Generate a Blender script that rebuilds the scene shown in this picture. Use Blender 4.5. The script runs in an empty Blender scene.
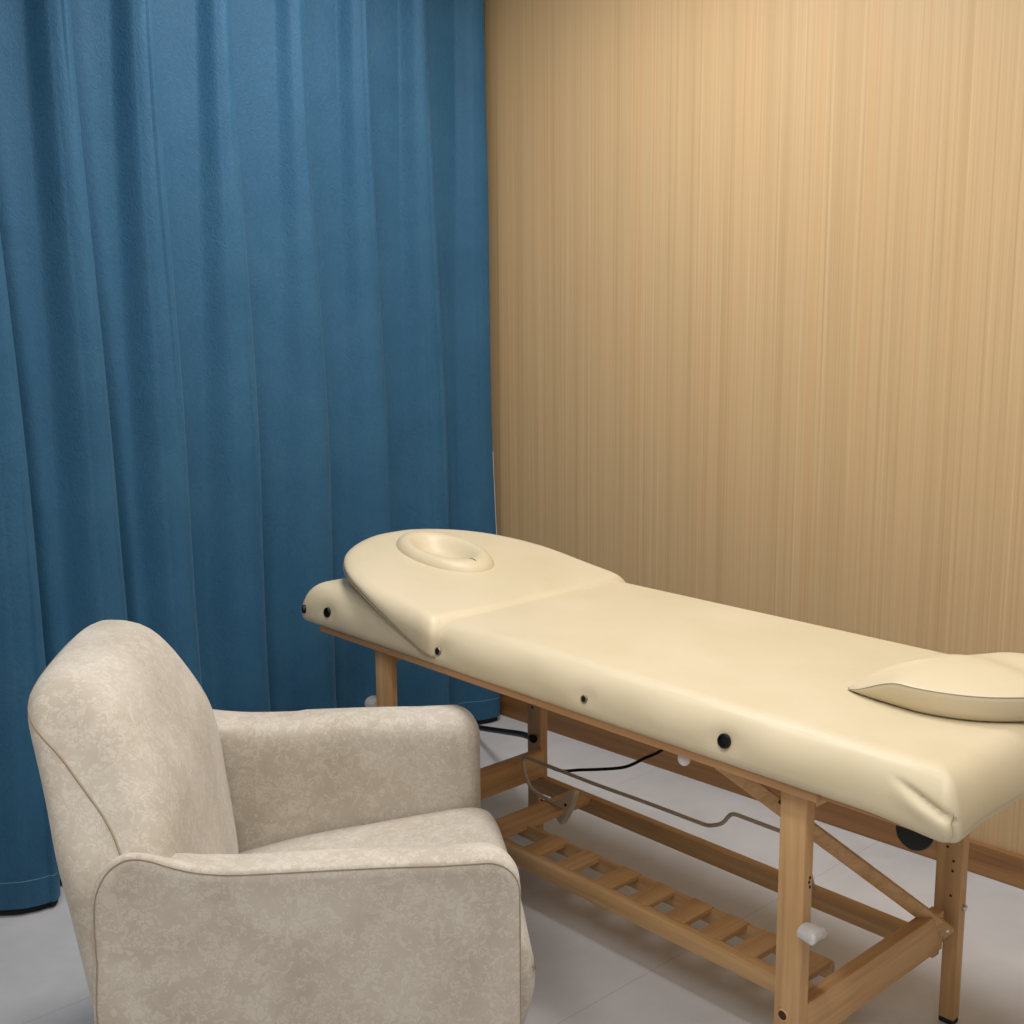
import bpy, bmesh, math, random
from mathutils import Vector, Matrix
random.seed(4)
C = bpy.context.scene.collection
V = Vector

# ------------------------------------------------------------------ helpers
def smooth(ob, ang=None):
    for p in ob.data.polygons: p.use_smooth = True
    if ang is not None:
        ob.data.set_sharp_from_angle(angle=math.radians(ang))
def obj(name, bm, mat, parent=None, ang=40, flat=False):
    bmesh.ops.recalc_face_normals(bm, faces=bm.faces[:])
    me = bpy.data.meshes.new(name); bm.to_mesh(me); bm.free()
    me.materials.append(mat)
    o = bpy.data.objects.new(name, me); C.objects.link(o)
    if not flat: smooth(o, ang)
    if parent: o.parent = parent
    return o
def thing(name, label, cat, loc=(0, 0, 0), rotz=0):
    o = bpy.data.objects.new(name, None); C.objects.link(o)
    o.location = loc; o.rotation_euler = (0, 0, rotz); o.empty_display_size = .1
    o['label'] = label; o['category'] = cat
    return o
def tag(o, label, cat):
    o['label'] = label; o['category'] = cat; return o
def struct(name, bm, mat, parent=None):
    o = obj(name, bm, mat, parent, flat=True); o['kind'] = 'structure'; return o

def add_box(bm, c0, c1, bev=0.0, seg=2, M=None):
    x0, y0, z0 = c0; x1, y1, z1 = c1
    r = bmesh.ops.create_cube(bm, size=1)
    vs = r['verts']
    for v in vs:
        v.co = V(((v.co.x + .5) * (x1 - x0) + x0, (v.co.y + .5) * (y1 - y0) + y0, (v.co.z + .5) * (z1 - z0) + z0))
    if bev > 0:
        es = list({e for v in vs for e in v.link_edges})
        r2 = bmesh.ops.bevel(bm, geom=es, offset=bev, segments=seg, profile=.5, affect='EDGES')
        vs = list({v for v in r2['verts']} | {v for v in vs if v.is_valid})
    if M is not None:
        for v in vs: v.co = M @ v.co
    return vs
def box(c0, c1, bev=0.0, M=None):
    bm = bmesh.new(); add_box(bm, c0, c1, bev, M=M); return bm
def bar(p, q, w, h, bev=.002, up=(0, 0, 1), roll_w=None):
    """board from p to q, w across (perp. to up), h along up"""
    p, q = V(p), V(q); d = q - p; L = d.length; d.normalize()
    u = V(up); s = d.cross(u).normalized(); u = s.cross(d).normalized()
    M = Matrix(((d.x, s.x, u.x, p.x), (d.y, s.y, u.y, p.y), (d.z, s.z, u.z, p.z), (0, 0, 0, 1)))
    return box((0, -w / 2, -h / 2), (L, w / 2, h / 2), bev, M=M)
def catmull(pts, n=8, closed=False):
    pts = [V(p) for p in pts]; out = []; N = len(pts)
    rng = range(N) if closed else range(N - 1)
    for i in rng:
        g = lambda k: pts[k % N] if closed else pts[min(max(k, 0), N - 1)]
        a, b, c, d = g(i - 1), g(i), g(i + 1), g(i + 2)
        for k in range(n):
            t = k / n
            out.append(.5 * (2 * b + (c - a) * t + (2 * a - 5 * b + 4 * c - d) * t * t + (3 * b - a - 3 * c + d) * t ** 3))
    if not closed: out.append(pts[-1])
    return out
def add_tube(bm, pts, r, seg=10, cap=True, flat=1.0):
    pts = [V(p) for p in pts]; rings = []
    t = (pts[1] - pts[0]).normalized()
    n = t.orthogonal().normalized()
    for i, p in enumerate(pts):
        t = (pts[min(i + 1, len(pts) - 1)] - pts[max(i - 1, 0)]).normalized()
        n = (n - t * n.dot(t)).normalized(); b = t.cross(n)
        rr = r(i / (len(pts) - 1)) if callable(r) else r
        rings.append([bm.verts.new(p + (n * math.cos(a) + b * math.sin(a) * flat) * rr) for a in [2 * math.pi * k / seg for k in range(seg)]])
    for A, B in zip(rings, rings[1:]):
        for k in range(seg): bm.faces.new((A[k], A[(k + 1) % seg], B[(k + 1) % seg], B[k]))
    if cap: bm.faces.new(rings[0]); bm.faces.new(rings[-1][::-1])
def tube(pts, r, seg=10, **k):
    bm = bmesh.new(); add_tube(bm, pts, r, seg, **k); return bm
def loft(rings, closed=True, cap0=True, cap1=True):
    bm = bmesh.new(); R = [[bm.verts.new(p) for p in r] for r in rings]; n = len(R[0])
    for A, B in zip(R, R[1:]):
        for k in range(n if closed else n - 1):
            bm.faces.new((A[k], A[(k + 1) % n], B[(k + 1) % n], B[k]))
    if cap0: bm.faces.new(R[0][::-1])
    if cap1: bm.faces.new(R[-1])
    return bm
def disc_bm(c, nrm, r, th, seg=28, dome=0.0, ring=None):
    """round button: centre c, facing nrm, with rounded rim"""
    c = V(c); n = V(nrm).normalized(); a = n.orthogonal().normalized(); b = n.cross(a)
    prof = [(r, 0), (r, th * .6), (r * .93, th), (r * .6, th + dome * .7), (r * .15, th + dome)]
    if ring: prof = [(r, 0), (r, th * .6), (r * .92, th), (r * ring, th), (r * ring * .95, th * .3), (r * .1, th * .25)]
    return loft([[c + (a * math.cos(t) + b * math.sin(t)) * q + n * h for t in [2 * math.pi * k / seg for k in range(seg)]] for q, h in prof])
def lerp(a, b, t): return a + (b - a) * t
def interp(tab, x):
    if x <= tab[0][0]: return tab[0][1:]
    for a, b in zip(tab, tab[1:]):
        if x <= b[0]:
            t = (x - a[0]) / (b[0] - a[0])
            return tuple(lerp(p, q, t) for p, q in zip(a[1:], b[1:]))
    return tab[-1][1:]
def sstep(a, b, x):
    t = max(0, min(1, (x - a) / (b - a))); return t * t * (3 - 2 * t)

# ------------------------------------------------------------------ materials
def srgb(r, g, b):
    f = lambda c: (c / 255 / 12.92) if c / 255 <= .04045 else ((c / 255 + .055) / 1.055) ** 2.4
    return (f(r), f(g), f(b), 1)
def new_mat(name, rough=.5, col=(.5, .5, .5, 1), metal=0, spec=.5):
    m = bpy.data.materials.new(name); m.use_nodes = True
    nt = m.node_tree; b = nt.nodes['Principled BSDF']
    b.inputs['Base Color'].default_value = col; b.inputs['Roughness'].default_value = rough
    b.inputs['Metallic'].default_value = metal; b.inputs['Specular IOR Level'].default_value = spec
    return m, nt, b
def nd(nt, t, **k):
    n = nt.nodes.new(t)
    for a, v in k.items():
        if a in n.inputs: n.inputs[a].default_value = v
        else: setattr(n, a, v)
    return n
def coords(nt, scale=(1, 1, 1), rot=(0, 0, 0)):
    tc = nd(nt, 'ShaderNodeTexCoord'); mp = nd(nt, 'ShaderNodeMapping')
    mp.inputs['Scale'].default_value = scale; mp.inputs['Rotation'].default_value = rot
    nt.links.new(tc.outputs['Object'], mp.inputs['Vector']); return mp.outputs['Vector']
def noise(nt, vec, scale, detail=4, rough=.55, dist=0):
    n = nd(nt, 'ShaderNodeTexNoise'); n.inputs['Scale'].default_value = scale; n.inputs['Detail'].default_value = detail
    n.inputs['Roughness'].default_value = rough; n.inputs['Distortion'].default_value = dist
    nt.links.new(vec, n.inputs['Vector']); return n.outputs['Fac']
def ramp(nt, fac, stops):
    r = nd(nt, 'ShaderNodeValToRGB'); e = r.color_ramp.elements
    while len(e) < len(stops): e.new(.5)
    for k, (p, c) in enumerate(stops): e[k].position = p; e[k].color = c
    nt.links.new(fac, r.inputs['Fac']); return r.outputs['Color']
def mix(nt, a, b, fac, mode='MIX'):
    m = nd(nt, 'ShaderNodeMix', data_type='RGBA', blend_type=mode)
    for sock, v in ((6, a), (7, b), (0, fac)):
        if hasattr(v, 'links') or isinstance(v, bpy.types.NodeSocket): nt.links.new(v, m.inputs[sock])
        else: m.inputs[sock].default_value = v
    return m.outputs[2]
def bump(nt, bsdf, h, strength=.2, dist=.01):
    b = nd(nt, 'ShaderNodeBump'); b.inputs['Strength'].default_value = strength; b.inputs['Distance'].default_value = dist
    nt.links.new(h, b.inputs['Height']); nt.links.new(b.outputs['Normal'], bsdf.inputs['Normal'])
G = lambda v: (v, v, v, 1)

def wood(name, dark, mid, light, axis, rough=.5, s=1.0):
    m, nt, b = new_mat(name, rough)
    sc = [38 * s, 38 * s, 38 * s]; sc['xyz'.index(axis)] = 1.6 * s
    v = coords(nt, sc)
    n1 = noise(nt, v, 1.0, 4, .6, .5)
    sc2 = [160, 160, 160]; sc2['xyz'.index(axis)] = 5
    n2 = noise(nt, coords(nt, sc2), 1.0, 2, .5)
    col = ramp(nt, n1, [(.3, dark), (.5, mid), (.72, light)])
    col = mix(nt, col, ramp(nt, n2, [(.3, G(.86)), (.6, G(1))]), .5, 'MULTIPLY')
    nt.links.new(col, b.inputs['Base Color']); bump(nt, b, n2, .06, .002)
    return m
PD, PM, PL = srgb(176, 136, 90), srgb(192, 152, 105), srgb(205, 167, 120)
pine = {a: wood('pine_' + a, PD, PM, PL, a) for a in 'xyz'}
ply = wood('plywood_edge', srgb(160, 116, 76), srgb(178, 134, 92), srgb(190, 148, 106), 'x', .6)
skirt_m = wood('skirting_wood', srgb(118, 80, 44), srgb(140, 98, 56), srgb(156, 112, 68), 'x', .45, .7)

# wall veneer: fine vertical straight grain
m, nt, b = new_mat('wall_veneer', .5, spec=.35)
n1 = noise(nt, coords(nt, (150, 150, .4)), 1, 3, .65)
n2 = noise(nt, coords(nt, (26, 26, .16)), 1, 3, .6)
n3 = noise(nt, coords(nt, (260, 260, 1.6)), 1, 2, .5)
col = ramp(nt, n1, [(.25, srgb(180, 150, 110)), (.45, srgb(194, 165, 124)), (.58, srgb(197, 168, 127)), (.78, srgb(212, 186, 149))])
col = mix(nt, col, ramp(nt, n2, [(.32, srgb(240, 234, 222)), (.5, G(1)), (.66, srgb(255, 246, 238))]), .7, 'MULTIPLY')
col = mix(nt, col, ramp(nt, n3, [(.3, G(.88)), (.55, G(1))]), .5, 'MULTIPLY')
nt.links.new(col, b.inputs['Base Color']); bump(nt, b, n1, .05, .002); veneer = m

# concrete-look floor
m, nt, b = new_mat('floor_microcement', .42, spec=.4)
v = coords(nt)
n1 = noise(nt, v, 1.7, 6, .6, .6); n2 = noise(nt, v, 9, 5, .6, .3)
col = ramp(nt, n1, [(.3, srgb(190, 190, 192)), (.5, srgb(200, 200, 203)), (.7, srgb(209, 209, 212))])
col = mix(nt, col, ramp(nt, n2, [(.3, G(.93)), (.65, G(1))]), .8, 'MULTIPLY')
# wide tile joints
tc = nd(nt, 'ShaderNodeTexBrick', offset=0.0); tc.inputs['Scale'].default_value = 1; tc.inputs['Brick Width'].default_value = .81
tc.inputs['Row Height'].default_value = 30; tc.inputs['Mortar Size'].default_value = .0016; tc.inputs['Mortar Smooth'].default_value = .2
tc.inputs['Color1'].default_value = G(1); tc.inputs['Color2'].default_value = G(1); tc.inputs['Mortar'].default_value = G(.6)
mp = nd(nt, 'ShaderNodeMapping'); mp.inputs['Location'].default_value = (-.19 + 8.1, 15, 0)
g = nd(nt, 'ShaderNodeTexCoord'); nt.links.new(g.outputs['Object'], mp.inputs['Vector']); nt.links.new(mp.outputs['Vector'], tc.inputs['Vector'])
col = mix(nt, col, tc.outputs['Color'], .5, 'MULTIPLY')
nt.links.new(col, b.inputs['Base Color'])
r = ramp(nt, n2, [(.3, G(.36)), (.7, G(.52))]); nt.links.new(r, b.inputs['Roughness']); floor_m = m

plaster, nt, b = new_mat('white_plaster', .8, srgb(222, 220, 214))
n1 = noise(nt, coords(nt), 60, 4); bump(nt, b, n1, .05, .003)
ceil_m, nt, b = new_mat('ceiling_paint', .85, srgb(235, 234, 230))

# cream upholstery leather
m, nt, b = new_mat('cream_leatherette', .42, spec=.4)
v = coords(nt)
n1 = noise(nt, v, 3.2, 5, .6, .4); n2 = noise(nt, v, 420, 3, .6)
col = ramp(nt, n1, [(.3, srgb(198, 184, 152)), (.5, srgb(203, 189, 159)), (.7, srgb(208, 193, 165))])
nt.links.new(col, b.inputs['Base Color'])
n3 = noise(nt, v, 14, 3, .5); a = nd(nt, 'ShaderNodeMath', operation='ADD'); s_ = nd(nt, 'ShaderNodeMath', operation='MULTIPLY'); s_.inputs[1].default_value = 1.6
nt.links.new(n3, s_.inputs[0]); nt.links.new(s_.outputs[0], a.inputs[0]); nt.links.new(n2, a.inputs[1])
bump(nt, b, a.outputs[0], .12, .003); cream = m

# jacquard velvet of the armchair: overlapping leaf scrolls
m, nt, b = new_mat('jacquard_velvet', .78, spec=.25)
b.inputs['Sheen Weight'].default_value = .16; b.inputs['Sheen Roughness'].default_value = .5
v = coords(nt)
w = nd(nt, 'ShaderNodeTexNoise'); w.inputs['Scale'].default_value = 38; w.inputs['Detail'].default_value = 2; nt.links.new(v, w.inputs['Vector'])
mv = nd(nt, 'ShaderNodeVectorMath', operation='MULTIPLY_ADD'); mv.inputs[1].default_value = (.075, .075, .075)
nt.links.new(w.outputs['Color'], mv.inputs[0]); nt.links.new(v, mv.inputs[2])
vo = nd(nt, 'ShaderNodeTexVoronoi', feature='F1'); vo.inputs['Scale'].default_value = 62; nt.links.new(mv.outputs[0], vo.inputs['Vector'])
vo2 = nd(nt, 'ShaderNodeTexVoronoi', feature='DISTANCE_TO_EDGE'); vo2.inputs['Scale'].default_value = 50; nt.links.new(mv.outputs[0], vo2.inputs['Vector'])
cells = ramp(nt, vo.outputs['Color'], [(.30, G(.0)), (.62, G(1))])
edge = ramp(nt, vo2.outputs['Distance'], [(.0, G(0)), (.12, G(1))])
big = noise(nt, v, 7, 3, .5, .5)
base = ramp(nt, big, [(.32, srgb(172, 162, 147)), (.5, srgb(180, 170, 156)), (.68, srgb(188, 179, 166))])
leaf = ramp(nt, big, [(.35, srgb(194, 186, 173)), (.65, srgb(203, 196, 184))])
fac = nd(nt, 'ShaderNodeMath', operation='MULTIPLY'); nt.links.new(cells, fac.inputs[0]); nt.links.new(edge, fac.inputs[1])
f2 = nd(nt, 'ShaderNodeMath', operation='MULTIPLY'); f2.inputs[1].default_value = .65; nt.links.new(fac.outputs[0], f2.inputs[0])
col = mix(nt, base, leaf, f2.outputs[0]); nt.links.new(col, b.inputs['Base Color'])
bump(nt, b, fac.outputs[0], .10, .003); velvet = m
piping_m, nt, b = new_mat('piping_fabric', .75, srgb(150, 134, 112))
stitch_m, nt, b = new_mat('dark_stitch', .8, srgb(120, 106, 88))

seam_m, nt, b = new_mat('leather_seam', .6, srgb(160, 144, 116))
# curtain
m, nt, b = new_mat('blue_crushed_velvet', .62, spec=.3)
b.inputs['Sheen Weight'].default_value = .16; b.inputs['Sheen Roughness'].default_value = .5; b.inputs['Sheen Tint'].default_value = srgb(150, 190, 215)
v = coords(nt)
n1 = noise(nt, v, 5, 5, .6, .5); n2 = noise(nt, coords(nt, (1, 1, .7)), 60, 3, .6, 2.2)
col = ramp(nt, n1, [(.3, srgb(37, 84, 115)), (.5, srgb(41, 88, 119)), (.7, srgb(46, 92, 122))])
col = mix(nt, col, ramp(nt, n2, [(.3, G(.84)), (.6, G(1))]), .8, 'MULTIPLY')
# stitched hem line
sx = nd(nt, 'ShaderNodeSeparateXYZ'); nt.links.new(v, sx.inputs[0])
cm = nd(nt, 'ShaderNodeMath', operation='COMPARE'); cm.inputs[1].default_value = .096; cm.inputs[2].default_value = .0011; nt.links.new(sx.outputs['Z'], cm.inputs[0])
col = mix(nt, col, srgb(96, 140, 166), cm.outputs[0])
nt.links.new(col, b.inputs['Base Color'])
bump(nt, b, n2, .38, .005); blue = m
hem_shadow, nt, b = new_mat('hem_shadow_black', .9, srgb(20, 20, 22))  # flat black that paints the shadow under the curtain hem
selv, nt, b = new_mat('white_selvedge', .8, srgb(215, 218, 225))
black, nt, b = new_mat('black_plastic', .5, srgb(11, 11, 12), spec=.3)
rubber, nt, b = new_mat('black_rubber', .6, srgb(22, 21, 21))
white, nt, b = new_mat('white_plastic', .4, srgb(205, 200, 200))
silver, nt, b = new_mat('silver_plastic', .35, srgb(196, 194, 190), metal=.15)
chrome, nt, b = new_mat('chrome', .25, srgb(200, 200, 200), metal=1)
steel, nt, b = new_mat('grey_steel_rod', .5, srgb(186, 178, 164), metal=.1)
beige, nt, b = new_mat('beige_plastic', .5, srgb(196, 184, 160))
red, nt, b = new_mat('red_plastic', .5, srgb(120, 34, 24))
brass, nt, b = new_mat('grommet_metal', .35, srgb(150, 140, 120), metal=.8)
hole_m, nt, b = new_mat('drilled_hole', .9, srgb(58, 34, 18))

# ------------------------------------------------------------------ camera
fw = V((-0.72797505, 0.66344314, -0.17290324)); rt = V((0.6746906, 0.7380494, -0.00869913)); up = V((-0.12183975, 0.12298894, 0.9849004))
cam = bpy.data.cameras.new('camera'); co = bpy.data.objects.new('camera', cam); C.objects.link(co)
M = Matrix((rt, up, -fw)).transposed().to_4x4(); M.translation = V((2.72233981, -1.70989154, 1.56723523)); co.matrix_world = M
cam.sensor_width = 36; cam.sensor_fit = 'HORIZONTAL'; cam.lens = 1203.71 / 1024 * 36; cam.clip_start = .05
bpy.context.scene.camera = co

# ------------------------------------------------------------------ room
PHI = .043
WO = V((0, 1.276, 0)); WD = V((math.cos(PHI), math.sin(PHI), 0)); WN = V((-math.sin(PHI), math.cos(PHI), 0))
X0, X1, Y0, H = -.86, 4.3, -3.3, 2.85
struct('floor', box((X0 - .3, Y0 - .3, -.1), (X1 + .3, 1.9, 0)), floor_m)
struct('ceiling', box((X0 - .3, Y0 - .3, H), (X1 + .3, 1.9, H + .1)), ceil_m)
def wallbox(p, q, n, th=.1, z0=0, z1=H):
    bm = bmesh.new(); p, q, n = V(p), V(q), V(n).normalized()
    vs = [bm.verts.new(a + V((0, 0, z))) for z in (z0, z1) for a in (p, q, q + n * th, p + n * th)]
    for f in ((0, 1, 2, 3), (4, 5, 6, 7), (0, 1, 5, 4), (1, 2, 6, 5), (2, 3, 7, 6), (3, 0, 4, 7)): bm.faces.new([vs[i] for i in f])
    return bm
def place(o, origin, ang):
    o.location = origin; o.rotation_euler = (0, 0, ang)
w = struct('wall_right', box((-1.0, 0, 0), (4.6, .1, H)), veneer); place(w, WO, PHI)
bm = bmesh.new(); add_box(bm, (-.75, -.0195, 0), (4.5, -.0005, .088), .003)
w = struct('baseboard_right', bm, skirt_m); place(w, WO, PHI)
struct('wall_left', wallbox((-.80, Y0 - .1, 0), (-.80, 1.236, 0), (-1, 0, 0)), plaster)
struct('wall_front', wallbox((X1, Y0 - .1, 0), (X1, 1.455, 0), (1, 0, 0)), plaster)
struct('wall_back', wallbox((-.79, Y0, 0), (X1 - .01, Y0, 0), (0, -1, 0)), plaster)

# ------------------------------------------------------------------ curtain
CP = V((-.31, -.65, 0)); CT = V((-.138, .99, 0)).normalized(); CN = V((CT.y, -CT.x, 0))
ridges = [-1.05, -.79, -.52, -.25, .015, .268, .500, .748, 1.018, 1.272, 1.548, 1.80]
def fold(s, z):
    # distance-warped phase between neighbouring crests
    k = 0
    while k < len(ridges) - 2 and s > ridges[k + 1]: k += 1
    a, b_ = ridges[k], ridges[k + 1]; t = (s - a) / (b_ - a)
    hz = z / 2.8
    w0 = b_ - a
    ta = t * w0; tb = (1 - t) * w0                # distance past the left crest, before the right crest
    R_ = lerp(.062, .050, hz)
    pw = lerp(.050, .026, sstep(.2, .95, hz)); fl = lerp(.085, .034, sstep(.25, .95, hz))   # crest width, width of the rise
    if tb <= 0: cl = max(0, 1 - (tb / (1.4 * R_)) ** 2)
    elif tb < pw: cl = 1 - .10 * (tb / pw) ** 2
    elif tb < pw + fl:
        q = (tb - pw) / fl; cl = lerp(.90, .45, .75 * q * q * (3 - 2 * q) + .25 * q)
    else: cl = .45 * max(0, ta) / max(1e-4, w0 - pw - fl)
    cr = max(0, 1 - (ta / R_) ** 2) ** .5
    c = max(cl, cr)
    amp = lerp(.145, .105, sstep(.1, .95, hz)) * (1 + .14 * math.sin(5 * a + 1.3))
    t = min(1, max(0, t))
    sec = .008 * math.sin(2 * math.pi * t + 3 * a) * math.sin(math.pi * t) + 0
    bump_ = .016 * (1 - hz) * math.exp(-((t - .36 - .08 * math.sin(9 * a)) / .10) ** 2)
    sway = .010 * math.sin(z * 1.9 + a * 7) + .006 * math.sin(z * 4.3 + s * 3)
    return amp * (c - 1) + sec * (1 - c) + bump_ + sway * .6 + .045
def sdrift(s, z):
    return .012 * math.sin(1.7 * z + 4 * s) * (1 - .5 * z / 2.8) - (.030 + .012 * s) * sstep(1.0, 2.4, z) * sstep(1.87, 1.62, s) + .030 * sstep(1.5, 1.87, s) * sstep(1.2, .1, z)
def sheet(s0, s1, z0, z1, ns, nz, off=0):
    rings = []
    for j in range(nz + 1):
        z = lerp(z0, z1, j / nz); row = []
        for i in range(ns + 1):
            s = lerp(s0, s1, i / ns)
            edge = 1 - .75 * sstep(1.80, 1.86, s)
            row.append(CP + CT * (s + sdrift(s, z)) + CN * (fold(s, z) * edge + off) + V((0, 0, z)))
        rings.append(row)
    return loft(rings, closed=False, cap0=False, cap1=False)
cur = thing('curtain', 'floor-length blue velvet curtain hanging in deep folds along the left wall', 'curtain', (-.4, .2, 0))
def rel(o, root):
    o.parent = root; o.matrix_parent_inverse = Matrix.Translation(root.location).inverted()
S1 = 1.872
o = obj('curtain_panel', sheet(-1.1, S1, .022, 2.8, 940, 60), blue, None, None); rel(o, cur)
o = obj('hem_shadow', sheet(-1.1, S1 - .004, .003, 2.8, 940, 60, -.012), hem_shadow, None, None); rel(o, cur)  # dark sheet added in place of the shade between hem and floor
o['label'] = 'black sheet standing in for the shadow under the hem'
bm = bmesh.new()
pts = [CP + CT * (S1 + .003 + sdrift(S1, z)) + CN * (fold(S1, z) * .25 + .002) + V((0, 0, z)) for z in [lerp(.03, 1.02, k / 30) for k in range(31)]]
add_tube(bm, pts, .003, 6); o = obj('selvedge', bm, selv, None, None); rel(o, cur); o['label'] = 'thin white edge strip'
o = obj('curtain_track', bar(CP + CT * -1.1 + V((0, 0, 2.815)), CP + CT * 1.87 + V((0, 0, 2.815)), .04, .05), white, None); rel(o, cur)

# ------------------------------------------------------------------ massage table
L, W = 1.871, .665; ZA, ZT = .722, .822
table = thing('massage_table', 'cream padded massage table on a pale pine frame beside the wood panelled wall', 'massage table', (0, 0, 0))
def part(name, bm, mat, parent=table, ang=40): return obj(name, bm, mat, parent, ang)

def rrect(x0, y0, x1, y1, r, nl, nw, nc):
    """rounded rectangle, constant vertex count, starts on the near side going +x"""
    r = max(r, .0005); out = []
    def seg(a, b_, n):
        for k in range(n): out.append((lerp(a[0], b_[0], k / n), lerp(a[1], b_[1], k / n)))
    def arc(cx, cy, a0, n):
        for k in range(n):
            a = a0 + math.pi / 2 * k / n; out.append((cx + r * math.cos(a), cy + r * math.sin(a)))
    # dense towards the near foot corner
    mid = x1 - .2
    seg((x0 + r, y0), (mid, y0), nl); seg((mid, y0), (x1 - r, y0), 70); arc(x1 - r, y0 + r, -math.pi / 2, nc)
    ym = y0 + min(.12, .5 * (y1 - y0)); seg((x1, y0 + r), (x1, ym), 40); seg((x1, ym), (x1, y1 - r), nw); arc(x1 - r, y1 - r, 0, nc)
    seg((x1 - r, y1), (x0 + r, y1), nl); arc(x0 + r, y1 - r, math.pi / 2, nc)
    seg((x0, y1 - r), (x0, y0 + r), nw); arc(x0 + r, y0 + r, math.pi, nc)
    return out
RH, RV, RC = .068, .082, .022
prof = [(.030, -.001), (.004, -.001), (.0, .0), (-.0035, .003), (-.006, .008), (-.0075, .013), (-.008, .018)]
for k in range(0, 33):
    a = math.pi / 2 * k / 32
    prof.append((-.008 + RH * (1 - math.cos(a)), .018 + RV * math.sin(a)))
zt = prof[-1][1]
for d in (.085, .11, .14, .18, .22, .27, .31): prof.append((d, zt + .0015 * min(1, d / .2)))
def mattress_def(x, y, z, d):
    """creases and dips of the upholstery"""
    h = z - ZA
    z += .006 * sstep(.40, .20, x) * sstep(.02, .09, h)              # lower under the headrest flap
    # rounder, drooping foot corners
    near = sstep(.10, .0, y) * sstep(L - .16, L, x)
    z -= .010 * near * sstep(.10, .02, h)
    if d < .07:
        # folded corner: vertical dart on the end side and a tuck line on the near side
        if x > L - .14 and y < .05:
            if h < .05:
                e = (y - .005) / .0036
                if abs(e) < 2.5 and x > L - .03: x -= .012 * math.exp(-e * e) * sstep(.047, .036, h)
            ln = .042 + (L - .004 - x) * .26
            e2 = (h - ln) / .006
            if y < .02 and x < L - .002:
                fade = sstep(L - .13, L - .05, x)
                y += .008 * fade * math.exp(-e2 * e2)
                if e2 < 0: y -= .004 * fade * math.exp(-(e2 + 2.5) ** 2 / 5)
        # soft pull around the buttons
        for bx in (.126, .588, 1.066, 1.424):
            if y < .03:
                e = ((x - bx) / .035) ** 2 + ((h - .042) / .022) ** 2
                y += .005 * math.exp(-e)
        # puckers
        if y < .03: y += .0018 * math.sin(x * 23) * math.sin(h * 40)
    return V((x, y, z))
rings = []
for d, h in prof:
    rings.append([mattress_def(x, y, ZA + h, d) for x, y in rrect(d, d, L - d, W + .012 - d, RC + (.03 if 0 else 0) - d * .3, 150, 30, 10)])
part('mattress', loft(rings), cream, ang=50)

# plywood deck under the pad
bm = bmesh.new(); add_box(bm, (.075, .004, ZA - .019), (1.62, W - .004, ZA - .001), .002)
add_box(bm, (1.6205, .012, ZA - .013), (L - .03, W - .012, ZA - .001), .002)
part('deck', bm, ply)

# headrest flap (wedge), built on a polar grid about the face opening
FX, FY = .205, .3325
near_pts = [(.585, .012), (.576, -.010), (.552, -.0165), (.50, -.015), (.40, -.013), (.30, -.004), (.20, .022), (.115, .062), (.04, .12), (-.015, .195), (-.045, .27), (-.05, .3325)]
half = catmull([(x, y, 0) for x, y in near_pts], 8)
outl = [(p.x, p.y) for p in half] + [(p.x, 2 * FY - p.y + .0) for p in reversed(half[:-1])]
nh = 22
outl += [(.585, lerp(2 * FY - .012, .012, k / nh)) for k in range(1, nh)]
def flap_top(x): return .829 + (.585 - x) * .148
def flap_bot(x): return interp([(-.1, .885), (.1, .868), (.2, .853), (.27, .840), (.336, .821), (.397, .800), (.476, .768), (.534, .748), (.59, .735)], x)[0]
EA, EB = .162, .108
def er(x, y): return math.hypot((x - FX) / EA, (y - FY) / EB)
frings = []
ts = [0, .1, .2, .3] + [.36 + .02 * k for k in range(33)]
import bisect
rows = []
def ray_pt(p, t): return FX + (p[0] - FX) * t, FY + (p[1] - FY) * t
N = len(outl)
def edge_drop(x, y, px, py):
    e = math.hypot(px - x, py - y)
    d = V((px - FX, py - FY)).normalized()
    hinge = abs(px - .585) < 1e-6; hb_ = sstep(.0, .15, min(py, 2 * FY - py))
    rh, rv = (lerp(.055, .030, hb_), lerp(.05, .016, hb_)) if hinge else (.055, min(.05, flap_top(x) - flap_bot(x) - .012))
    if e >= rh: return 0
    return rv * (1 - math.sqrt(max(0, 1 - ((rh - e) / rh) ** 2)))
dens = [k / 14 * .55 for k in range(1, 15)] + [lerp(.55, .80, k / 8) for k in range(1, 9)] + [lerp(.80, 1, math.sin(math.pi / 2 * k / 14)) for k in range(1, 15)]
for t in dens:
    row = []
    for p in outl:
        x, y = ray_pt(p, t)
        z = flap_top(x) - edge_drop(x, y, *p)
        rr = er(x, y)
        if rr < 1.0: z -= .055 * sstep(.84, .74, rr)      # well for the face cushion
        row.append(V((x, y, z)))
    rows.append(row)
# tuck under
rows.append([V((x, y, flap_bot(x) + .010)) for x, y in outl])
rows.append([V((x + (FX - x) * .01, y + (FY - y) * .012, flap_bot(x))) for x, y in outl])
rows.append([V((x + (FX - x) * .12, y + (FY - y) * .12, flap_bot(x) - .002)) for x, y in outl])
head = part('headrest', loft(rows), cream, ang=None)
# piping seam along the lower flap edge
pp = [V((x, y - .0015 if y < FY else y + .0015, flap_bot(x) + .004)) for x, y in outl[:len(half) * 2 - 1]]
part('seam', tube(pp, .0014, 6), stitch_m, head)
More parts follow.
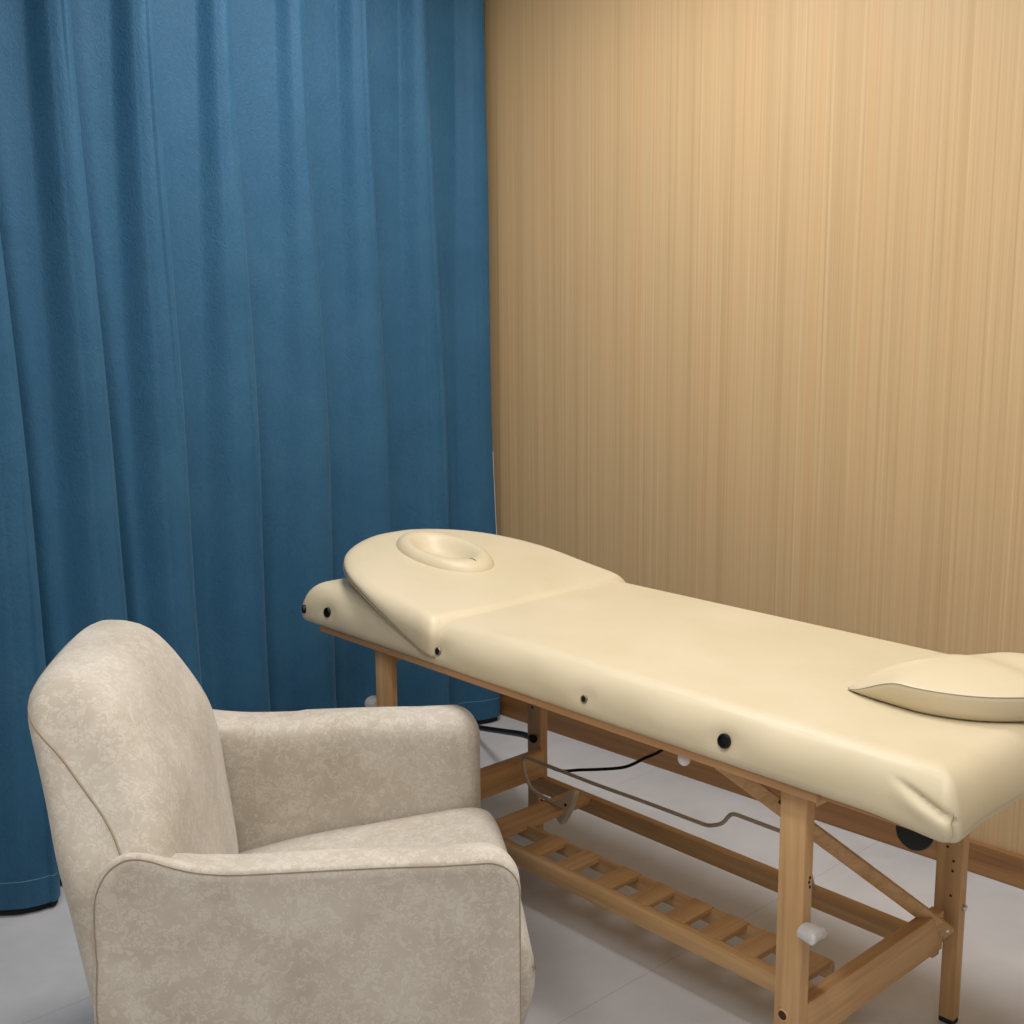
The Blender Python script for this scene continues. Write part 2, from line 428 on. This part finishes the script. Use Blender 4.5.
# face cushion: oval ring with a hollow
fr = []
NA = 72
fprof = [(1.03, -.006), (1.01, .003), (.975, .010), (.92, .017), (.85, .0215), (.76, .0225), (.69, .020), (.62, .013), (.54, .003), (.46, -.008), (.38, -.016), (.28, -.021), (.15, -.023), (.04, -.0235)]
for q, h in fprof:
    row = []
    for k in range(NA):
        a = 2 * math.pi * k / NA
        x = FX + EA * q * math.cos(a); y = FY + EB * q * math.sin(a)
        if q < .8: x -= .012 * (1 - q / .8)
        row.append(V((x, y, flap_top(x) + h)))
    fr.append(row)
fc = part('face_cushion', loft(fr, cap0=False), cream, ang=None)
bm = bmesh.new()
add_tube(bm, [V((FX + EA * q, FY - .006 * q, flap_top(FX + EA * q) + h + .0008)) for q, h in [(.85, .0215), (.76, .0225), (.69, .020), (.62, .013), (.54, .003), (.46, -.008)]], .0012, 6)
part('seam', bm, stitch_m, fc)

# buttons, grommets on the pad's near side
def near_y(h):  # outer surface of the pad side
    for (d0, h0), (d1, h1) in zip(prof[4:], prof[5:]):
        if h0 <= h <= h1: return lerp(d0, d1, (h - h0) / max(1e-6, h1 - h0))
    return 0
for bx, r in ((.126, .013), (1.424, .014)):
    part('air_vent', disc_bm((bx, near_y(.043) + .0035, ZA + .043), (0, -1, .18), r, .006, dome=.001, ring=.72), black)
part('air_vent', disc_bm((.022, -.004, ZA + .033), (-.42, -.9, .1), .0115, .008, dome=.001), black)
for bx, r in ((.588, .010), (1.066, .009)):
    g = part('grommet', disc_bm((bx, near_y(.036) + .004, ZA + .036), (0, -1, .18), r, .004, ring=.7), brass)
    c = V((bx, near_y(.036) + .001, ZA + .037))
    part('grommet_hole', disc_bm(c, (0, -1, .18), r * .68, .0016), black, g)

# ---- frame
# legs: an inner upper board and an outer lower board clamped by a wing knob
def leg_group(x0, x1, lx0, lx1, yf):
    """upper board x0..x1, adjustable lower board lx0..lx1"""
    y0, y1 = (yf, yf + .030)
    t = part('leg', box((x0, y0, .185), (x1, y1, ZA - .02), .003), pine['z'])
    obj('lower_leg', box((lx0, y0 + .001, .012), (lx1, y1 - .001, .32), .003), pine['z'], t)
    obj('rubber_foot', box((lx0 + .001, y0 + .002, 0), (lx1 - .001, y1 - .002, .0125), .002), rubber, t)
    return t
legFL = leg_group(.287, .340, .2866, .32, .030)
legFR = leg_group(1.527, 1.582, 1.528, 1.5824, .030)
legRL = leg_group(.246, .302, .2456, .285, .600)
legRR = leg_group(1.538, 1.597, 1.562, 1.5974, .600)
# rear upper legs are wide boards
# drilled holes
for x, y, z in ((1.5825, .050, .535), (1.5825, .048, .527), (1.5825, .051, .517)):
    obj('hole', disc_bm((x - .0005, y, z), (1, 0, 0), .0032, .0008, 12), hole_m, legFR)
for x, z in ((1.580, .432), (1.563, .408), (1.578, .380), (1.577, .357), (1.576, .300)):
    obj('hole', disc_bm((x, .6005, z), (0, -1, 0), .0033, .0008, 12), hole_m, legRR)
for x, z in ((.268, .395), (.283, .235)):
    obj('hole', disc_bm((x, .6005, z), (0, -1, 0), .0045, .0008, 12), hole_m, legRL)
# adjusting slot on the front leg
obj('adjusting_slot', disc_bm((1.548, .0305, .256), (0, -1, 0), .013, .003, 24, ring=.72), pine['z'], legFR)
obj('slot_hole', disc_bm((1.548, .0298, .256), (0, -1, 0), .009, .002, 20), hole_m, legFR)
# wing knobs
def knob(parent, c, sx):
    c = V(c); bm = bmesh.new()
    n = 10; rings = []
    for k in range(n + 1):
        t = k / n; x = lerp(-.004, .034, t) * sx
        hh = lerp(.009, .0115, sstep(0, .6, t)) * (1 - .5 * sstep(.9, 1, t)); ww = lerp(.020, .024, t) * (1 - .15 * sstep(.85, 1, t))
        ring = []
        for q in range(20):
            a = 2 * math.pi * q / 20; cc, ss = math.cos(a), math.sin(a)
            y = math.copysign(abs(cc) ** .5, cc) * ww; z = math.copysign(abs(ss) ** .6, ss) * hh
            ring.append(c + V((x, y, z + .010 * (t ** 2) * 0 - .004 * (y / .017) ** 2)))
        rings.append(ring)
    obj('wing_knob', loft(rings), silver, parent)['label'] = 'silver plastic wing knob'
knob(legFR, (1.585, .036, .443), 1)
knob(legFL, (.284, .040, .547), -1)
obj('bolt', disc_bm((1.597, .617, .275), (1, 0, 0), .008, .006, 16, dome=.002), chrome, legRR)

# end braces
ZB = .277
br = part('end_brace', box((1.549, .036, .188), (1.578, .572, ZB), .003), pine['y'])
obj('lower_strip', box((1.5415, .06, .172), (1.5575, .60, .215), .003), pine['y'], br)
bl = part('end_brace', box((.292, .036, .196), (.319, .600, ZB), .003), pine['y'])
# rear and front lower rails, shelf
part('rear_rail', box((.285, .590, .145), (1.549, .618, .192), .003), pine['x'])
part('shelf_rail', box((.319, .224, .148), (1.549, .2545, .190), .003), pine['x'])
part('shelf_rail', box((.430, .346, .150), (1.45, .360, .188), .002), pine['x'])
for cx in (.634, .752, .880, .993, 1.103, 1.203, 1.299, 1.418):
    part('shelf_slat', box((cx - .029, .247, .178), (cx + .029, .3585, .1915), .002), pine['y'])
part('shelf_board', box((.432, .250, .176), (.515, .592, .1915), .002), pine['y'])
# long cross battens under the deck
part('cross_batten', box((.29, .064, ZA - .058), (.335, .600, ZA - .019), .002), pine['y'])
part('cross_batten', box((1.535, .064, ZA - .058), (1.58, .600, ZA - .019), .002), pine['y'])
# diagonal strut from the deck to the rear foot-end leg
P, Q = V((1.355, .075, .684)), V((1.588, .577, .228))
d = (Q - P).normalized()
st = part('diagonal_strut', bar(P, Q, .016, .031, .003, up=(0.35, .1, .8)), pine['x'])
for p in ((1.578, .568, .256), (1.588, .571, .236)):
    obj('screw', disc_bm(p, (.35, -.9, .3), .0048, .009, 14, dome=.001), chrome, st)
obj('hole', disc_bm((1.420, .187, .588), (.85, -.5, .1), .0045, .012, 12), hole_m, st)
# foot lever: bent rod with pedal
rod = [(.46, .50, .190), (.40, .50, .196), (.368, .50, .206), (.350, .50, .226), (.338, .50, .252), (.334, .50, .276), (.342, .50, .289), (.365, .50, .2915), (.6, .50, .292), (.8, .50, .297), (.965, .50, .299), (.99, .50, .300), (1.006, .50, .303), (1.04, .50, .320), (1.064, .50, .349), (1.080, .50, .3555), (1.10, .50, .356), (1.17, .50, .356), (1.235, .50, .356), (1.25, .512, .345), (1.247, .56, .26), (1.24, .595, .19)]
lever = part('foot_lever', tube(catmull(rod, 5), .0050, 10), steel, ang=None)
lever['label'] = 'bent grey steel lever rod'
poly = [(.55, .247), (.543, .219), (.527, .185), (.506, .147), (.495, .140), (.482, .149), (.469, .169), (.437, .176), (.440, .187), (.453, .193), (.481, .208), (.504, .224), (.52, .24), (.536, .249)]
pl = catmull([(x, .488, z) for x, z in poly], 4, closed=True)
n_ = len(pl); cx = sum(p.x for p in pl) / n_; cz = sum(p.z for p in pl) / n_
def ins(k, y): return [V((lerp(p.x, cx, k), y, lerp(p.z, cz, k))) for p in pl]
ped = obj('pedal', loft([ins(.06, .512), ins(0, .508), ins(0, .492), ins(.07, .488)]), beige, lever)
ped['label'] = 'beige plastic pedal plate'
obj('pedal_stripe', tube([(.423, .4865, .190), (.467, .486, .189), (.502, .4855, .186)], .003, 6), red, lever)['label'] = 'dark red strip'
obj('screw', disc_bm((.518, .488, .205), (0, -1, 0), .0045, .002, 12), black, lever)
# caps below the deck
part('cap', disc_bm((1.312, .021, .6925), (0.1, -1, .12), .0135, .005, 24, dome=.001), white)['label'] = 'small white cap'
dk = part('cap', disc_bm((1.793, .028, .703), (0.1, -1, .12), .032, .006, 32), black); dk['label'] = 'large black cap'

# ------------------------------------------------------------------ pillow
pil = thing('pillow', 'cream leatherette cushion lying on the foot end of the massage table', 'pillow', (1.70, .415, .8235))
PC = V((1.70, .415, 0))
po = catmull([(x - PC.x, y - PC.y, 0) for x, y in [(1.512, .268), (1.535, .250), (1.575, .237), (1.63, .229), (1.683, .228), (1.748, .248), (1.80, .283), (1.85, .345), (1.868, .42), (1.85, .50), (1.80, .555), (1.74, .572), (1.68, .545), (1.625, .465), (1.570, .365), (1.532, .308)]], 6, closed=True)
def seam_h(p):
    tip = math.hypot(p.x - (1.512 - PC.x), p.y - (.268 - PC.y))
    return .003 + .046 * sstep(0, .14, tip)
def puff(x, y):
    return -.013 * math.exp(-((y - .055 + .25 * x) / .045) ** 2) * sstep(-.17, -.05, x)
prings = []
for q, k in ((.55, 0), (.86, .0), (.93, .02), (.965, .12), (.985, .32), (1.0, .62), (1.003, .82), (1.0, .97)):      # underside and wall
    prings.append([V((p.x * q, p.y * q, seam_h(p) * k + .0006)) for p in po])
prings.append([V((p.x * .994, p.y * .994, seam_h(p))) for p in po])
for q in (.985, .965, .93, .88, .81, .72, .62, .5, .38, .26, .14, .05):
    prings.append([V((p.x * q, p.y * q, lerp(.050, seam_h(p), q ** 3) + .024 * (1 - q ** 2.2) ** .8 + puff(p.x * q, p.y * q) * (1 - q ** 4))) for p in po])
obj('cushion_cover', loft(prings), cream, pil, None)
seam = [V((p.x * .999, p.y * .999, seam_h(p) + .0006)) for p in po]; seam.append(seam[0])
obj('piping', tube(seam, .0009, 6), seam_m, pil, None)

# ------------------------------------------------------------------ armchair
ch = thing('armchair', 'cream patterned velvet tub armchair in the foreground beside the massage table', 'armchair', (.8219, -.4244, 0), math.radians(54.57))
def cpart(name, bm, mat=velvet, ang=None): return obj(name, bm, mat, ch, ang)
# backrest: horizontal slices; (z, x_rear, x_mid, x_front, half_width, n_rear)
BT = [(.10, -.405, -.33, -.225, .398, 5, 3), (.40, -.452, -.335, -.246, .400, 5, 3), (.56, -.478, -.34, -.257, .400, 5, 3), (.62, -.490, -.345, -.262, .398, 5, 3),
      (.65, -.497, -.355, -.270, .388, 5, 3.2), (.68, -.504, -.37, -.272, .370, 5, 3.4), (.72, -.512, -.388, -.281, .347, 5, 3.6), (.76, -.521, -.41, -.296, .325, 5, 3.8), (.80, -.530, -.432, -.316, .305, 5, 4),
      (.84, -.540, -.452, -.338, .286, 5, 4), (.87, -.548, -.468, -.358, .267, 5, 4), (.895, -.550, -.482, -.380, .252, 4, 4.2), (.912, -.543, -.485, -.402, .236, 3.2, 4.2), (.923, -.532, -.483, -.422, .220, 2.8, 3.8), (.932, -.513, -.480, -.444, .175, 2.6, 3)]
def bslice(z, n=144):
    xr, xm, xf, w_, nr, nf = interp(BT, z)
    out = []
    for k in range(n):
        a = 2 * math.pi * k / n; c, s = math.cos(a), math.sin(a)
        if c >= 0: dx = xf - xm; e = nf
        else: dx = xm - xr; e = nr
        x = xm + math.copysign(abs(c) ** (2 / e), c) * dx
        y = math.copysign(abs(s) ** (2 / e), s) * w_
        if c > 0 and z > .4: x -= .018 * (1 - (abs(y) / w_) ** 2) * sstep(.4, .6, z) * sstep(.93, .8, z)   # dished front
        out.append(V((x, y, z)))
    return out
zs = []
for (a, *_), (b_, *_) in zip(BT, BT[1:]):
    m_ = max(1, round((b_ - a) / .015)); zs += [lerp(a, b_, k / m_) for k in range(m_)]
zs.append(BT[-1][0])
# smooth the table a little by averaging neighbouring slices
sl = [bslice(z) for z in zs]
for it in range(2):
    new = [sl[0]]
    for i in range(1, len(sl) - 1):
        new.append([(a + 2 * b_ + c) / 4 for a, b_, c in zip(sl[i - 1], sl[i], sl[i + 1])])
    new.append(sl[-1]); sl = new
cpart('backrest', loft(sl))
# piping between rear shell and front roll: over the top of the back
def ring_at(z):
    for i in range(len(sl) - 1):
        a, b_ = sl[i][0].z, sl[i + 1][0].z
        if a <= z <= b_:
            t = (z - a) / max(1e-6, b_ - a); return [p.lerp(q, t) for p, q in zip(sl[i], sl[i + 1])]
def seam_x(z):
    r_ = ring_at(z); n = len(r_)
    xt = interp([(.60, -.345), (.66, -.354), (.70, -.377), (.73, -.398), (.773, -.433), (.82, -.471), (.85, -.503), (.875, -.528), (.895, -.541), (.91, -.546)], z)[0]
    for k in range(n // 4, n // 2):
        if r_[k].x >= xt >= r_[k + 1].x:
            return r_[k].lerp(r_[k + 1], (r_[k].x - xt) / max(1e-6, r_[k].x - r_[k + 1].x))
    return r_[n // 4] if xt > r_[n // 4].x else r_[n // 2 - 3]
def seam_y(z, y):
    r_ = ring_at(z); n = len(r_)
    for k in range(n // 4, n // 2):
        if r_[k].y >= y >= r_[k + 1].y: return r_[k].lerp(r_[k + 1], (r_[k].y - y) / max(1e-6, r_[k].y - r_[k + 1].y))
    return r_[n // 2]
left = [seam_x(z) for z in [.655, .68, .70, .73, .76, .79, .82, .85, .868, .882]] + [seam_y(.893, .195), seam_y(.900, .17), seam_y(.905, .13), seam_y(.907, .08), seam_y(.908, .03)]
right_ = [V((p.x, -p.y, p.z)) for p in left]
path = catmull(left + right_[::-1], 4)
cpart('piping', tube(path, .0022, 8), piping_m)

# arms
def arm(side):
    xr, xf, z0, R = -.424, .294, .11, .062
    top = catmull([(-.418, 0, .50), (-.418, 0, .57), (-.412, 0, .620), (-.392, 0, .660), (-.365, 0, .681), (-.340, 0, .686), (-.312, 0, .680), (-.28, 0, .667), (-.24, 0, .655), (-.19, 0, .648), (-.12, 0, .646), (-.03, 0, .645), (.08, 0, .643), (.16, 0, .640)], 4)
    def prof_(d, fd=.35):
        f = xf - d * fd; r = max(.012, R - d * .6); z1 = .640 - d
        pts = [V((xr + d, 0, lerp(z0, .50, k / 5))) for k in range(5)]
        for k, p in enumerate(top):
            t = (top[min(k + 1, len(top) - 1)] - top[max(k - 1, 0)]).normalized()
            pts.append(V((p.x + d * t.z, 0, p.z - d * t.x)))
        x_ = pts[-1].x
        pts += [V((lerp(x_, f - r, k / 3), 0, z1)) for k in (1, 2)]
        pts += [V((f - r + r * math.sin(a), 0, z1 - r + r * math.cos(a))) for a in [math.pi / 2 * k / 12 for k in range(12)]]
        pts += [V((f, 0, lerp(z1 - r, z0, k / 12))) for k in range(13)]
        return pts
    secs = [(.4025, .034), (.4035, .024), (.4035, .014), (.4005, .005), (.396, .001), (.385, 0), (.36, -.002), (.345, 0), (.330, .004), (.318, .011), (.309, .020), (.303, .032), (.299, .050), (.297, .08)]
    rings = []
    for y, d in secs:
        P_ = prof_(d, .35 if y > .37 else 1)
        rs = lerp(.12, 1 if side < 0 else .4, sstep(.325, .40, y))
        rings.append([V((p.x, side * y, p.z if p.z < .64 or p.x > -.1 else .64 + (p.z - .64) * (rs if p.x > -.35 else lerp(rs, 1, .3)))) for p in P_])
    bm = loft(rings); a_ = cpart('arm', bm)
    seam_ = [V((p.x, side * .4025, p.z if p.z < .64 or side < 0 or p.x > -.1 else .64 + (p.z - .64) * (.4 if p.x > -.35 else .58))) for p in prof_(.0075)][3:-3]
    obj('piping', tube(seam_, .0010, 8), piping_m, a_, None)
    return a_
arm(1); arm(-1)

# seat cushion: side profile swept across, ends rounded
def seat_prof(d):
    t = [(-.28, .22), (-.28, .33), (-.27, .352), (-.24, .363), (-.10, .392), (.05, .411), (.18, .427), (.25, .434), (.285, .432), (.308, .421), (.322, .402), (.331, .380), (.335, .355), (.334, .325), (.327, .29), (.316, .255), (.305, .22), (.29, .20)]
    pts = catmull([(x, 0, z) for x, z in t], 5)
    cx_, cz_ = 0, .30
    return [V((p.x - d * (1 if p.x > 0 else -1) * min(1, abs(p.x) / .2), 0, p.z - d * (1 if p.z > .3 else -1) * min(1, abs(p.z - .3) / .06))) for p in pts]
secs = [(-.300, .03), (-.297, .016), (-.290, .006), (-.28, .0015), (-.26, 0), (-.1, -.004), (0, -.005), (.1, -.004), (.26, 0), (.28, .0015), (.290, .006), (.297, .016), (.300, .03)]
seat = cpart('seat_cushion', loft([[V((p.x, y, p.z)) for p in seat_prof(d)] for y, d in secs]))
for q in (.368, .360):
    tab = [(.29, .327), (.325, .334), (.355, .335), (.385, .329)]
    x_ = interp(tab, q)[0] + .001
    obj('stitching', tube([(x_ - .006, -.292, q + .003), (x_ - .0005, -.284, q + .001), (x_, -.26, q), (x_ + .004, 0, q + .002), (x_, .26, q), (x_ - .006, .292, q + .003)], .0011, 6), stitch_m, seat, None)
# base under the seat and feet
cpart('base', box((-.38, -.305, .10), (.285, .305, .215), .01), velvet, 40)
for sx, sy in ((.24, -.33), (.24, .33), (-.33, -.31), (-.33, .31)):
    cpart('leg', loft([[V((sx + r_ * math.cos(a), sy + r_ * math.sin(a), z)) for a in [2 * math.pi * k / 16 for k in range(16)]] for r_, z in ((.014, 0), (.016, .004), (.022, .112))]), pine['z'], 40)

# ------------------------------------------------------------------ cords
tk = tube(catmull([(-.548, 1.04, .018), (-.461, 1.0, .041), (-.167, .86, .14), (.084, .72, .233), (.236, .62, .290), (.285, .588, .305)], 6), lambda t: .0095 + .002 * (t > .86), 12)
o = obj('cord', tk, black, None, None); tag(o, 'thick black cord running from under the curtain to the rear table leg', 'cord')
tn = tube(catmull([(.237, .66, .198), (.289, .66, .197), (.331, .66, .2), (.405, .66, .225), (.484, .66, .25), (.58, .66, .285), (.653, .66, .332), (.713, .66, .372), (.76, .655, .43), (.79, .64, .56), (.80, .62, .704)], 6), .0045, 10)
o = obj('cord', tn, black, None, None); tag(o, 'thin black cord drooping from under the table behind the grey lever rod', 'cord')

# ------------------------------------------------------------------ light
def area(name, loc, size, power, col=(1, .95, .88), rot=(0, 0, 0)):
    l = bpy.data.lights.new(name, 'AREA'); l.shape = 'RECTANGLE'; l.size, l.size_y = size; l.energy = power; l.color = col
    o = bpy.data.objects.new(name, l); C.objects.link(o); o.location = loc; o.rotation_euler = rot; return o
LC = (1, .985, .97)
area('ceiling_or_fill_light', (2.1, -.95, H - .02), (.25, .25), 20, LC)
area('ceiling_or_fill_light', (.50, .25, H - .02), (.7, .7), 33, LC)
area('ceiling_or_fill_light', (2.1, .35, H - .02), (.8, .8), 18, LC)
area('ceiling_or_fill_light', (1.3, -1.7, H - .02), (.8, .8), 17, LC)  # added fill light to lift the floor at left, no known fitting
area('ceiling_or_fill_light', (3.2, -2.2, H - .02), (.8, .8), 12, LC)  # added soft fill behind the camera, no lamp known there

wd = bpy.data.worlds.new('world'); bpy.context.scene.world = wd; wd.use_nodes = True
wd.node_tree.nodes['Background'].inputs[0].default_value = (.9, .92, 1, 1); wd.node_tree.nodes['Background'].inputs[1].default_value = .05
vs = bpy.context.scene.view_settings
vs.view_transform = 'Standard'; vs.look = 'None'; vs.gamma = 1; vs.use_curve_mapping = False; vs.exposure = -.04
